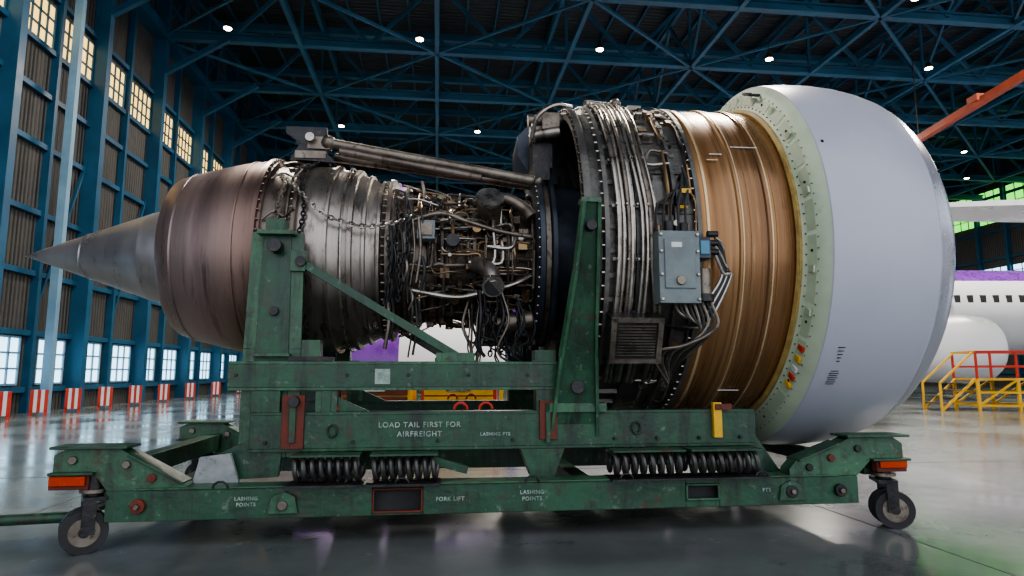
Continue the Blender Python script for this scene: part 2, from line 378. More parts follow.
for k in range(9):
    pts=[(.94+.03*k,-1.36,-.47),(.97+.03*k,-1.37,-.55-.01*k),(1.18-.02*k,-1.33,-.65-.012*k),(1.08-.03*k,-1.20,-.80),(.98,-1.05,-.92-.01*k)]
    mb.tube(smooth_path(pts,6),.010,black if k%2 else steelw,7)
for k in range(7):
    pts=[(1.22,-1.36,-.04-.02*k),(1.28,-1.34,-.10-.03*k),(1.27+.01*k,-1.33,-.30),(1.17,-1.30,-.48-.02*k),(1.21-.03*k,-1.18,-.62)]
    mb.tube(smooth_path(pts,6),.011,black if k%3 else steel,7)
for k in range(5):
    pts=[(.83+.05*k,-1.36,0),(.83+.05*k,-1.36,.1+.02*k),(.87+.05*k,-1.31,.2+.03*k),(1.05,-1.27,.3+.04*k),(1.09,-1.22,.42)]
    mb.tube(smooth_path(pts,6),.009,black,7)
mb.box((1.03,-1.29,.24),(.09,.05,.10),darkm); mb.box((1.05,-1.31,.28),(.06,.04,.03),yellow); mb.box((1.03,-1.31,.17),(.05,.04,.02),yellow)
mb.build('wiring_harness',ENG)
mb=MB()
rot=Matrix.Rotation(R(22),3,'X')
c=Vector((.70,-1.21,-.69))
mb.box(c,(.35,.14,.30),darkm,rot)
for i in range(11): mb.box(c+rot@Vector((0,-.078,-.10+.02*i)),(.25,.01,.006),steelw,rot)
for sx in(-.155,.155): mb.box(c+rot@Vector((sx,-.075,0)),(.035,.02,.30),steelw,rot)
for sz in(-.14,.14): mb.box(c+rot@Vector((0,-.075,sz)),(.35,.02,.03),steelw,rot)
mb.box(c+Vector((0,.12,0)),(.2,.2,.2),darkm,rot)
mb.build('air_cooler',ENG)
# --- core dressing
mb=MB()
mats=[steel,steelw,steelw,darkm,core_m,bronze,bronze]
for k in range(150):
    s_=random.uniform(-.85,.12); a_=random.uniform(-95,110); pts=[S(s_,a_,.46)]; rb=random.uniform(.47,.56)
    for j in range(random.randint(3,7)):
        if random.random()<.5: a_+=random.choice([-1,1])*random.uniform(10,28)
        else: s_=min(.12,max(-.92,s_+random.choice([-1,1])*random.uniform(.06,.25)))
        pts.append(S(s_,a_,rb+random.uniform(-.02,.03)+(.08 if s_<-.75 else 0)))
    mb.tube(smooth_path(pts,5),random.choice([.004,.006,.009,.012,.015]),random.choice(mats),7)
for k in range(110):
    a=random.uniform(-95,100); s_=random.uniform(-.82,.1); rr=random.uniform(.44,.54)
    if random.random()<.5: mb.box(S(s_,a,rr),(random.uniform(.03,.09),random.uniform(.03,.08),random.uniform(.03,.09)),random.choice([darkm,steelw,core_m,lpt_m,bronze]),Matrix.Rotation(R(-a),3,'X'))
    else: mb.cyl(S(s_,a,rr-.05),S(s_,a,rr+.05),random.uniform(.012,.035),random.choice([steelw,steel,darkm,bronze]),10)
mb.cyl(S(-.22,35,.50),S(-.22,35,.70),.095,steelw,20); mb.cyl(S(-.22,35,.69),S(-.22,35,.715),.11,steel,20)
mb.tube(smooth_path([S(-.22,40,.58),S(-.1,48,.60),S(.05,42,.56),S(.12,30,.55)],8),.05,steelw,14)
mb.tube(smooth_path([S(-.32,-12,.5),S(-.28,-12,.62),S(-.22,-16,.72),S(-.20,-22,.80)],8),.065,lpt2_m,16)
mb.cyl(S(-.205,-21.5,.79),S(-.203,-22,.83),.082,steel,18); mb.cyl(S(-.203,-22,.828),S(-.202,-22,.832),.066,black,18)
mb.box(S(-.70,12,.62),(.13,.07,.15),greybox,Matrix.Rotation(R(-12),3,'X')); mb.box(S(-.70,12,.66),(.09,.02,.10),steelw,Matrix.Rotation(R(-12),3,'X'))
mb.cyl(S(-.5,5,.56),S(-.5,5,.66),.05,darkm,14)
mb.tube(smooth_path([S(-.85,20,.6),S(-.6,27,.62),S(-.4,22,.6),S(-.15,15,.58),S(.1,12,.55)],8),.018,steelw,10)
mb.tube(smooth_path([S(-.85,-30,.6),S(-.5,-35,.62),S(-.3,-33,.6),S(-.05,-26,.6),S(.1,-20,.55)],8),.02,steel,10)
mb.box(S(-.05,-78,.62),(.42,.34,.20),core_m); mb.cyl((-.3,-.25,-.62),(.1,-.25,-.62),.09,darkm,16); mb.cyl((-.15,-.4,-.55),(.12,-.42,-.52),.075,steelw,16)
for k in range(34):
    x=random.uniform(-.40,.12); y=random.uniform(-.60,-.3); z0=random.uniform(-.25,-.45); l=random.uniform(.25,.6)
    dx=random.uniform(-.12,.12)
    mb.tube(smooth_path([(x,y,z0),(x+dx*.5,y-.05,z0-l*.4),(x-dx*.3,y-.02,z0-l*.8),(x+dx,y,z0-l)],6),random.choice([.006,.009,.013]),random.choice([black,black,darkm,steelw]),6)
for k in range(22):
    x=random.uniform(-.98,-.72); a=random.uniform(-40,60)
    p=S(x,a,.68); l=random.uniform(.15,.5)
    mb.tube(smooth_path([p,p+Vector((.02,-.03,-l*.5)),p+Vector((-.01,-.0,-l))],5),random.uniform(.006,.016),random.choice([black,darkm,steelw]),6)
mb.build('core_plumbing',ENG)
mb=MB()
chain(mb,[S(-1.78,42,.80),S(-1.65,30,.83),S(-1.52,20,.84),S(-1.40,13,.82),S(-1.15,9,.78),S(-.9,14,.72),S(-.8,22,.66)],steel)
chain(mb,[S(-1.78,42,.80),S(-1.72,30,.84),S(-1.74,10,.86),S(-1.70,-8,.86),S(-1.66,-25,.85)],steelw)
for x,a,l in((-.92,30,.5),(-.84,20,.45),(-.97,5,.5),(-.88,-5,.35),(-.12,-35,.45),(-.2,-40,.4),(.0,-38,.45)):
    p=S(x,a,.72 if x<-.5 else .62); chain(mb,[p,p+Vector((.01,-.02,-l*.5)),p+Vector((-.01,0,-l))],darkm)
mb.build('lifting_chains',ENG)
mb=MB()
chain(mb,[S(-1.6+.03*math.sin(a*.1),a,.79) for a in range(-70,71,10)],darkm,link=.045)
mb.build('lashing_chain',ENG)
# top mounts and thrust struts
mb=MB()
mb.prism([(-1.80,.76),(-1.72,.90),(-1.84,.98),(-1.84,1.03),(-1.52,1.03),(-1.52,.98),(-1.60,.90),(-1.44,.74)],-.30,-.25,darkm)
mb.prism([(-1.78,.76),(-1.72,.90),(-1.82,.98),(-1.82,1.03),(-1.54,1.03),(-1.54,.98),(-1.60,.90),(-1.46,.76)],-.06,-.01,darkm)
mb.box((-1.64,-.16,.80),(.24,.30,.06),steelw); mb.cyl((-1.64,-.36,.93),(-1.64,.05,.93),.035,steel,14)
mb.tube([(-1.50,-.30,.90),(.22,-.42,.58)],.042,steelw,14); mb.tube([(-1.50,.0,.88),(.20,-.05,.66)],.042,lpt_m,14)
mb.tube([(-1.40,-.34,.82),(-.28,-.44,.60)],.036,lpt_m,14)
for p in((-1.50,-.305,.90),(.18,-.42,.59)): mb.ball(p,.060,steelw)
mb.beam((-1.66,-.28,.90),(-1.48,-.30,.89),.06,.10,steelw)
mb.box((.20,-.3,.66),(.12,.35,.14),darkm)
mb.box((.22,-.1,.86),(.16,.5,.26),darkm); mb.box((.28,-.25,1.10),(.14,.35,.14),steelw); mb.box((.18,-.30,1.02),(.12,.12,.16),lpt2_m)
mb.cyl((.10,-.35,1.12),(.38,-.35,1.14),.05,steelw,12); mb.cyl((.15,-.4,.98),(.35,-.45,1.0),.045,lpt2_m,12)
mb.tube(smooth_path([(.12,-.42,.95),(.16,-.5,1.1),(.3,-.5,1.2),(.45,-.42,1.22)],6),.02,steel,8)
mb.prism([(.05,.95),(.05,1.12),(.16,1.24),(.40,1.27),(.40,.7),(.2,.7)],.0,.5,blueg)
mb.build('engine_mounts',ENG)

# ================================================================== STAND
ST=empty('engine_transport_stand',(0,5.32,0),R(7))
def ibeam(mb,x0,x1,yc,w,z0,z1,mt,t=.02):
    mb.b2(x0,x1,yc-w/2,yc+w/2,z1-t,z1,mt); mb.b2(x0,x1,yc-w/2,yc+w/2,z0,z0+t,mt)
    mb.b2(x0,x1,yc-w*.38,yc+w*.38,z0+t,z1-t,mt)
mb=MB()
for sg in(-1,1):
    yc=.975*sg; yf=1.05*sg
    for a,b in [(-2.55,-1.0),(-.69,1.02),(1.25,2.24)]: mb.b2(a,b,yc-.075,yc+.075,.17,.35,green)
    for a,b,z0,z1 in((-1.0,-.69,.185,.335),(1.02,1.25,.215,.32)):
        mb.b2(a,b,yc-.075,yc+.075,.17,z0,green); mb.b2(a,b,yc-.075,yc+.075,z1,.35,green)
        mb.b2(a,b,yc-.02,yc+.02,z0,z1,black)
        fr=rust if a<0 else green2
        for q in(a,b-.012): mb.b2(q,q+.012,yf-.012,yf+.008,z0,z1,fr)
        for q in(z0,z1-.012): mb.b2(a,b,yf-.012,yf+.008,q,q+.012,fr)
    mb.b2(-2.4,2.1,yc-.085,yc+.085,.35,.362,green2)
    for x in(-2.36,2.1,1.75): mb.cyl((x,yf-.0,.26),(x,yf+sg*.03,.26),.042,rust if x<0 else darkm,14); mb.cyl((x,yf,.26),(x,yf+sg*.05,.26),.018,steelw,6)
    mb.prism([(-1.62,.20),(-1.60,.30),(-1.52,.33),(-1.46,.30),(-1.44,.20)],yf,yf+sg*.03,green2); mb.cyl((-1.53,yf,.25),(-1.53,yf+sg*.05,.25),.03,steelw,10)
    mb.prism([(1.66,.20),(1.68,.30),(1.75,.33),(1.82,.30),(1.84,.20)],yf,yf+sg*.02,green2)
    for x in(-1.9,-.82,.0,.62,1.55):
        mb.tube([(x+.045*math.cos(t*math.pi/5),yf+sg*.012,.355+.04*math.sin(t*math.pi/5)) for t in range(6)],.008,darkm,6)
    L_=[(-2.86,.46),(-2.86,.56),(-2.78,.60),(-2.50,.60),(-2.42,.55),(-2.14,.40),(-2.1,.37),(-2.1,.34),(-2.55,.34),(-2.64,.46)]
    mb.prism(L_,yc-.06,yc+.06,green2); mb.b2(-2.87,-2.44,yc-.10,yc+.10,.595,.612,green)
    mb.b2(-2.87,-2.62,yc-.10,yc+.10,.445,.462,green)
    Rr=[(2.60,.46),(2.60,.56),(2.52,.61),(2.22,.61),(2.12,.56),(1.82,.46),(1.76,.40),(1.76,.35),(2.25,.35),(2.37,.46)]
    mb.prism(Rr,yc-.06,yc+.06,green2); mb.b2(2.17,2.63,yc-.10,yc+.10,.605,.622,green); mb.b2(2.35,2.63,yc-.10,yc+.10,.445,.462,green)
    mb.beam((-2.44,yc,.56),(-2.12,yc,.385),.17,.014,green); mb.beam((2.14,yc,.57),(1.82,yc,.455),.17,.014,green)
    for x,z in((-2.45,.50),(-2.3,.42),(-2.75,.53),(2.06,.47),(2.26,.53),(1.9,.41)): mb.cyl((x,yc-.08,z),(x,yc+.08,z),.025,rust if x in(-2.3,2.06) else steelw if x<0 else darkm,12)
    mb.b2(-2.86,-2.66,yf-.02,yf+.02*sg+.0,.385,.44,orange); mb.b2(-2.87,-2.65,yf-.06*sg,yf,.36,.46,rust)
    mb.b2(2.40,2.60,yf-.02,yf+.02*sg,.40,.445,orange); mb.b2(2.39,2.61,yf-.06*sg,yf,.37,.46,rust)
for x in(-2.3,-1.3,.4,1.9): mb.b2(x-.06,x+.06,-.9,.9,.19,.33,green)
mb.b2(-2.62,-2.5,-.95,.95,.37,.5,green); mb.b2(2.36,2.44,-.95,.95,.34,.44,green)
mb.build('base_frame',ST,bevel=.006)
mb=MB()
for x,ang in((-2.64,28),(2.47,-20)):
    for sg in(-1,1):
        cx,cy=x,.99*sg; rot=Matrix.Rotation(R(ang*(1 if sg<0 else -1)),3,'Z'); o=Vector((cx,cy,0))
        mb.cyl(o+Vector((0,0,.30)),o+Vector((0,0,.45)),.05,darkm,16); mb.cyl(o+Vector((0,0,.34)),o+Vector((0,0,.36)),.08,steelw,16)
        off=Vector((.04*(1 if x>0 else -1) ,0,0)); wr=.124
        for w in(-.055,.055):
            c=o+rot@(off+Vector((0,w,.0)))+Vector((0,0,wr)); ax=rot@Vector((0,1,0))
            mb.cyl(c-ax*.028,c+ax*.028,wr,black,32); mb.cyl(c-ax*.032,c+ax*.032,.08,steelw,24); mb.cyl(c-ax*.04,c+ax*.04,.03,darkm,12)
        for w in(-.105,.105):
            pc=o+rot@(off*.6+Vector((0,w,0)))+Vector((0,0,.21)); mb.box(pc,(.07,.012,.20),darkm,rot)
        mb.box(o+Vector((0,0,.31)),(.12,.22,.025),darkm,rot)
mb.build('casters',ST)
mb=MB()
for sg in(-1,1):
    y=.98*sg
    for x0,x1 in((-1.50,-1.08),(-1.02,-.60),(.53,1.02),(1.06,1.56)):
        for dy in(0,-.17*sg):
            n=8; P=[(x0+(x1-x0)*t/(n*14),y+dy+.074*math.cos(2*math.pi*t/14),.452+.074*math.sin(2*math.pi*t/14)) for t in range(n*14+1)]
            mb.tube(P,.0155,spring_m,7)
        mb.b2(x0-.02,x1+.02,y-.14,y+.08,.355,.367,darkm); mb.b2(x0,x1,y-.10,y+.06,.53,.542,green)
mb.build('shock_springs',ST)
# cradle
mb=MB()
for sg in(-1,1):
    yc=.80*sg
    ibeam(mb,-1.80,1.62,yc,.12,.54,.79,green)
    mb.b2(-1.80,1.62,yc+sg*.06-.004,yc+sg*.06+.012,.56,.77,green)
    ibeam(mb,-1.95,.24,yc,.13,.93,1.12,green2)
    mb.b2(-1.95,.24,yc+sg*.055,yc+sg*.068,.95,1.10,green)
    for a,b in((-1.80,-1.62),(-1.36,-1.30),(.06,.20)): mb.b2(a,b,yc-.06,yc+.06,.79,.93,green)
    mb.b2(-1.60,-1.46,yc+sg*.05,yc+sg*.085,.56,.90,rust); mb.b2(.08,.20,yc+sg*.05,yc+sg*.085,.60,.86,rust)
    mb.b2(-1.55,-1.51,yc+sg*.08,yc+sg*.10,.60,.88,green); mb.b2(.12,.15,yc+sg*.08,yc+sg*.1,.58,.84,green)
    mb.cyl((-1.52,yc+sg*.08,.86),(-1.52,yc+sg*.14,.86),.035,darkm,12)
    mb.prism([(-1.36,.79),(-1.36,.93),(-1.05,.79)],yc-.02,yc+.02,green)
    pl=[(-1.80,.50),(-1.80,1.2),(-1.78,1.98)]; pr=[(-1.58,.50),(-1.59,1.2),(-1.60,1.98)]
    mb.prism(pl+pr[::-1],yc-.02,yc+.02,green)
    for P_ in(pl,pr):
        for i in(0,1): mb.beam((P_[i][0],yc,P_[i][1]),(P_[i+1][0],yc,P_[i+1][1]),.16,.02,green2)
    mb.b2(-1.81,-1.57,yc-.09,yc+.09,1.96,1.99,green2); mb.b2(-1.76,-1.64,yc-.07,yc+.07,1.99,2.07,green)
    mb.b2(-1.81,-1.57,yc-.085,yc+.085,1.15,1.17,green2)
    mb.b2(-1.60,-1.50,yc-.04,yc+.04,1.72,1.86,green2)
    mb.cyl((-1.69,yc-.12,1.88),(-1.69,yc+.12,1.88),.045,darkm,16); mb.cyl((-1.69,yc-.05,1.45),(-1.69,yc+.05,1.45),.03,darkm,12)
    mb.beam((-1.56,yc,1.80),(-.45,yc,1.14),.055,.055,green); mb.cyl((-1.53,yc-.06,1.785),(-1.53,yc+.06,1.785),.035,darkm,14)
    mb.b2(-.62,-.36,yc-.04,yc+.04,1.12,1.18,green2)
    mb.b2(-1.58,-1.30,yc-.07,yc+.07,1.12,1.15,darkm); mb.box((-1.44,yc,1.20),(.12,.12,.12),green2)
    mb.b2(-1.40,-1.26,yc-.05,yc+.05,.79,.93,green2)
    st=((.16,.48,.62,.80),(.21,.45,1.15,.93),(.27,.42,1.7,1.13),(.295,.40,2.13,1.28))
    vs=[]
    for (x0,x1,z,y) in st:
        for yy in(y-.035,y+.045): vs+= [(x0,yy*sg,z),(x1,yy*sg,z)]
    fs=[]
    for i in range(3):
        a=i*4;b=a+4; fs+=[(a,a+1,b+1,b),(a+2,b+2,b+3,a+3),(a,b,b+2,a+2),(a+1,a+3,b+3,b+1)]
    fs+=[(0,2,3,1),(12,13,15,14)]
    mb.add(vs,fs,green)
    for i,(x0,x1,z,y) in enumerate(st):
        if i:
            for k in(0,1): mb.beam((pp[k],(pp[3]+.05)*sg,pp[2]),((x0,x1)[k],(y+.05)*sg,z),.022,.05,green2)
        pp=(x0,x1,z,y)
    mb.box((.348,1.285*sg,2.14),(.13,.11,.03),green2); mb.cyl((.35,1.33*sg,1.98),(.35,1.20*sg,1.98),.035,darkm,14)
    mb.b2(.12,.54,.74*sg,.90*sg,.78,.84,green2); mb.b2(.05,.20,.72*sg,.86*sg,.93,1.20,green)
    mb.cyl((.33,.95*sg,.95),(.33,.80*sg,.95),.045,darkm,14)
    mb.prism([(-.05,.54),(.25,.54),(.18,.36),(.02,.36)],yc-.08,yc+.06,green)
    mb.prism([(-2.1,.36),(-2.06,.50),(-1.8,.62),(-1.6,.54),(-1.62,.38)],yc-.03,yc+.03,green); mb.prism([(-2.12,.36),(-2.08,.52),(-1.90,.54),(-1.84,.36)],yc+sg*.06,yc+sg*.1,greyp if sg<0 else green)
    mb.prism([(1.58,.54),(1.62,.62),(1.8,.36),(1.6,.36)],yc-.04,yc+.04,green)
    mb.beam((-.9,yc,.54),(-.4,yc,.4),.05,.05,green)
    mb.b2(1.30,1.36,yc+sg*.06,yc+sg*.10,.60,.84,yellow); mb.b2(1.31,1.43,yc+sg*.06,yc+sg*.11,.79,.83,rust)
    for x in(-.28,-.45): mb.tube([(x+.045*math.cos(t*math.pi/5),yc+sg*.03,.80+.045*math.sin(t*math.pi/5)) for t in range(6)],.010,redp,7)
    mb.tube([(-1.30+.04*math.cos(t*math.pi/5),yc+sg*.03,.80+.05*math.sin(t*math.pi/5)) for t in range(6)],.010,redp,7)
    for x in(-1.28,.75): mb.tube([(x+.03*math.cos(t*math.pi/5),yc+sg*.085,.67+.04*math.sin(t*math.pi/5)) for t in range(10)],.007,darkm,7,closed=True)
    for x in(-1.7,-1.15,-.6,-.1,.6,.9,1.2,1.5): mb.cyl((x,yc+sg*.055,.60),(x,yc+sg*.085,.60),.012,darkm,6)
    for x in(-1.9,-1.2,-.8,-.4,0): mb.cyl((x,yc+sg*.05,1.03),(x,yc+sg*.08,1.03),.012,darkm,6)
    mb.b2(-1.02,-.92,yc+sg*.068,yc+sg*.072,.97,1.07,stencil)
for x in(-1.65,.12): mb.b2(x-.07,x+.07,-.76,.76,.58,.70,green)
mb.b2(1.38,1.5,-.8,.8,.42,.54,green); mb.b2(-1.7,-1.58,-.76,.76,.95,1.08,green)
mb.build('cradle',ST,bevel=.005)
def text(body,x,z,size,y,parent,name):
    cu=bpy.data.curves.new(name,'FONT'); cu.body=body; cu.size=size; cu.align_x='CENTER'; cu.extrude=.0008; cu.space_character=1.15; cu.offset=.0008
    o=bpy.data.objects.new(name,cu); C.objects.link(o); o.parent=parent; o.location=(x,y,z); o.rotation_euler=(R(90),0,0); cu.materials.append(stencil)
text('LOAD TAIL FIRST FOR',-.72,.69,.048,-.876,ST,'stencil_load'); text('AIRFREIGHT',-.72,.63,.048,-.876,ST,'stencil_air')
text('LASHING',.0,.28,.034,-1.053,ST,'stencil_lashing'); text('POINTS',.0,.24,.034,-1.053,ST,'stencil_points')
text('FORK LIFT',-.52,.25,.034,-1.053,ST,'stencil_fork'); text('LASHING PTS',-.22,.63,.03,-.876,ST,'stencil_beam')
text('LASHING',-1.75,.28,.03,-1.053,ST,'stencil_l4');text('POINTS',-1.75,.245,.03,-1.053,ST,'stencil_l5'); text('PTS',1.58,.26,.034,-1.053,ST,'stencil_l3')
mb=MB(); mb.cyl((-2.9,-.6,.12),(-4.6,-.75,.10),.035,green,12); mb.cyl((-2.45,-.6,.30),(-2.95,-.6,.12),.03,green,12); mb.tube([(-4.66+.07*math.cos(t*math.pi/5),-.755+.07*math.sin(t*math.pi/5),.10) for t in range(10)],.016,darkm,7,closed=True)
mb.cyl((-4.4,-.74,.10),(-4.4,-.74,0),.02,darkm,8)
mb.build('tow_bar',ST)

# ================================================================== HANGAR
HZ=R(6.5); WX=-10.6; EX=39.4; BY=56; FY=-4; WH=17
fl=mat('floor_concrete',(.21,.225,.22),(.12,.13,.13),(.075,.08,.08),rough=.17,scale=.5,bump=.02,bscale=10,c3amt=.45,rvar=.12,c4=(.27,.28,.275))
mb=MB(); mb.b2(-30,45,-16,BY+1,-.1,0,fl)
joint=mat('floor_joint',(.09,.095,.095),rough=.6)
mb.build('floor',smooth=False,rotz=HZ)
mb=MB()
for x in range(-9,40,6): mb.b2(x-.006,x+.006,-15,BY,0,.0015,joint)
for y in range(-12,56,6): mb.b2(-10,39,y+1.2-.006,y+1.2+.006,0,.0015,joint)
mb.build('trim_1',smooth=False,rotz=HZ)
mb=MB(); mb.b2(WX-.5,EX+.5,FY,BY+.5,WH,WH+.2,roofm); mb.build('ceiling',smooth=False,rotz=HZ)
mb=MB(); mb.b2(WX-.25,WX,FY,BY,0,WH,panel)
bay=2.0; cols=[]; yy=4.2
while yy<BY-1: cols.append(yy); yy+=bay
for i,y in enumerate(cols):
    w=.14 if i%2 else .26
    mb.b2(WX,WX+(.2 if i%2 else .45),y-w/2,y+w/2,0,WH,blueh)
    if i%2==0: mb.beam((WX+.3,y,12),(WX+2.6,y,13.5),.18,.18,blueh)
    if i%2: mb.beam((WX+.12,y,2.6),(WX+.12,y+bay,7.6),.08,.08,blueh)
for z in(.60,2.05,3.6,5.2,7.0,8.4,9.65,11.2,13.5,15.2): mb.b2(WX,WX+.14,FY,BY,z-.07,z+.07,blueh)
mb.b2(WX,WX+.5,FY,BY,13.3,13.7,blueh)
mb.b2(WX+.55,WX+.75,18.0,18.18,0,WH,bluel)
mb.build('wall_left',smooth=False,rotz=HZ)
wn=0; c_,s_=math.cos(HZ),math.sin(HZ)
def window(cx,cy,z0,z1,w,mt,face,nx=4,nz=3,col=whitep):
    global wn; wn+=1; mb=MB(); h=z1-z0
    mb.b2(-.02,.0,-w/2,w/2,0,h,mt)
    for i in range(nx+1): q=-w/2+w*i/nx; mb.b2(-.02,.04,q-.025,q+.025,0,h,col)
    for i in range(nz+1): q=h*i/nz; mb.b2(-.02,.04,-w/2,w/2,q-.025,q+.025,col)
    o=mb.build('window_%d'%wn,smooth=False)
    o.location=(cx*c_-cy*s_,cx*s_+cy*c_,z0); o.rotation_euler=(0,0,HZ+face)
for i,y in enumerate(cols):
    if y>46: break
    window(WX+.05,y+bay/2,.74,1.92,1.25,winlow,0,3,3,bluel)
    window(WX+.05,y+bay/2,9.7,10.95,1.65,winup,0,5,3,blueh)
mb=MB(); mb.b2(EX,EX+.25,20,BY,0,WH,panel)
for i in range(14): y=21+2.4*i; mb.b2(EX-.3,EX,y-.12,y+.12,0,WH,blueh)
for z in(1,3,5,7,9,11,13.5,15): mb.b2(EX-.14,EX,20,BY,z-.08,z+.08,blueh)
mb.build('wall_right',smooth=False,rotz=HZ)
for i in range(11): window(EX-.06,22.2+2.4*i+4.8,11.6,14.0,2.1,wingrn,math.pi,3,4,blueh)
for i in range(9): window(EX-.06,22.2+2.4*i+7.2,7.2,8.4,2.1,winlow,math.pi,3,3,blueh)
mb=MB(); mb.b2(WX,EX,BY,BY+.25,0,WH,corrugated('back_panel',(.08,.09,.095),(.05,.062,.068),2.0,'X'))
for i in range(20): x=WX+2.6*i; mb.b2(x-.15,x+.15,BY-.4,BY,0,WH,blueh)
for z in(2.5,4.5,7,9.5,12,13.5,15): mb.b2(WX,EX,BY-.16,BY,z-.08,z+.08,blueh)
mb.build('wall_back',smooth=False,rotz=HZ)
for i in range(19): window(WX+1.3+2.6*i,BY-.08,4.8,6.6,2.1,wingrn if i%3==0 else winlow,-math.pi/2,4,3)
# roof trusses
mb=MB(); zb,zt=13.5,16.5
ty=[-2+4.4*i for i in range(14)]
ty=[y for y in ty if y<BY]
P=2.6; nx=int((EX-WX)/P)
for y in ty:
    mb.b2(WX,EX,y-.14,y+.14,zb-.03,zb+.03,blueroof); mb.b2(WX,EX,y-.02,y+.02,zb,zb+.3,blueroof); mb.b2(WX,EX,y-.14,y+.14,zb+.27,zb+.33,blueroof)
    mb.b2(WX,EX,y-.14,y+.14,zt-.15,zt+.15,blueroof)
    for i in range(nx):
        x=WX+P*i; a,b=((x,y,zb+.2),(x+P,y,zt)) if i%2 else ((x,y,zt),(x+P,y,zb+.2))
        mb.beam(a,b,.13,.13,blueroof)
        if i%2==0: mb.beam((x,y,zb),(x,y,zt),.1,.1,blueroof)
for i in range(0,nx+1,2):
    x=WX+P*i; 
    mb.beam((x,FY,zb+.05),(x,BY,zb+.05),.16,.2,blueroof); mb.beam((x,FY,zt),(x,BY,zt),.16,.16,blueroof)
    for j in range(len(ty)-1):
        if i%4==0:
            ym=(ty[j]+ty[j+1])/2; mb.beam((x,ty[j],zb+.1),(x,ym,zt),.1,.1,blueroof); mb.beam((x,ym,zt),(x,ty[j+1],zb+.1),.1,.1,blueroof)
        if x+2*P>EX: continue
        if (i//2+j)%2==0: mb.beam((x,ty[j],zb),(x+2*P,ty[j+1],zb),.1,.1,blueroof)
        else: mb.beam((x+2*P,ty[j],zb),(x,ty[j+1],zb),.08,.08,blueroof)
for i in range(nx*2): mb.beam((WX+P*.5*i,FY,WH-.12),(WX+P*.5*i,BY,WH-.12),.08,.16,blueroof)
mb.build('roof_truss',smooth=False,rotz=HZ)
# lamps
lm=MB(); lm.cyl((0,0,-.10),(0,0,-.12),.13,lampm,16); lm.cyl((0,0,.12),(0,0,-.10),.08,darkm,16,r2=.17); lm.cyl((0,0,.12),(0,0,.55),.015,darkm,6)
first=None
for i in range(7):
    for j,y in enumerate((10.6,17.8,22.2,31,35.4,44.2,53)):
        x=WX+3.2+6.6*i+(2.6 if j%2 else 0)
        if x>EX-1: continue
        if first is None: first=lm.build('high_bay_lamp'); o=first
        else: o=bpy.data.objects.new('high_bay_lamp',first.data); C.objects.link(o)
        o.location=(x*c_-y*s_,x*s_+y*c_,zb-.52)
for (x,y) in((-4,12),(7,12),(19,14),(-3,26),(12,28),(27,26),(4,42),(24,40)):
    l=bpy.data.lights.new('hangar_light','AREA'); l.size=2.0; l.energy=1300; l.color=(1,.92,.81)
    o=bpy.data.objects.new('hangar_light',l); C.objects.link(o); o.location=(x*c_-y*s_,x*s_+y*c_,zb-.8)
# barriers
bm=MB()
for k in range(5): bm.b2(-.18+.072*k,-.18+.072*(k+1),-.02,.02,.08,.62,whitep if k%2 else redp)
for q in(-.15,.15): bm.b2(q-.02,q+.02,-.14,.14,0,.05,redp); bm.b2(q-.02,q+.02,-.02,.02,.0,.1,redp)
bo=None
for k,y in enumerate((14.4,15.8,17.2,18.7,20.4,22.3,24.5,27,30,33.5,37.5)):
    if bo is None: bo=bm.build('striped_barrier',smooth=False); o=bo
    else: o=bpy.data.objects.new('striped_barrier',bo.data); C.objects.link(o)
    x=WX+1.0; o.location=(x*c_-y*s_,x*s_+y*c_,0); o.rotation_euler=(0,0,HZ+.35)
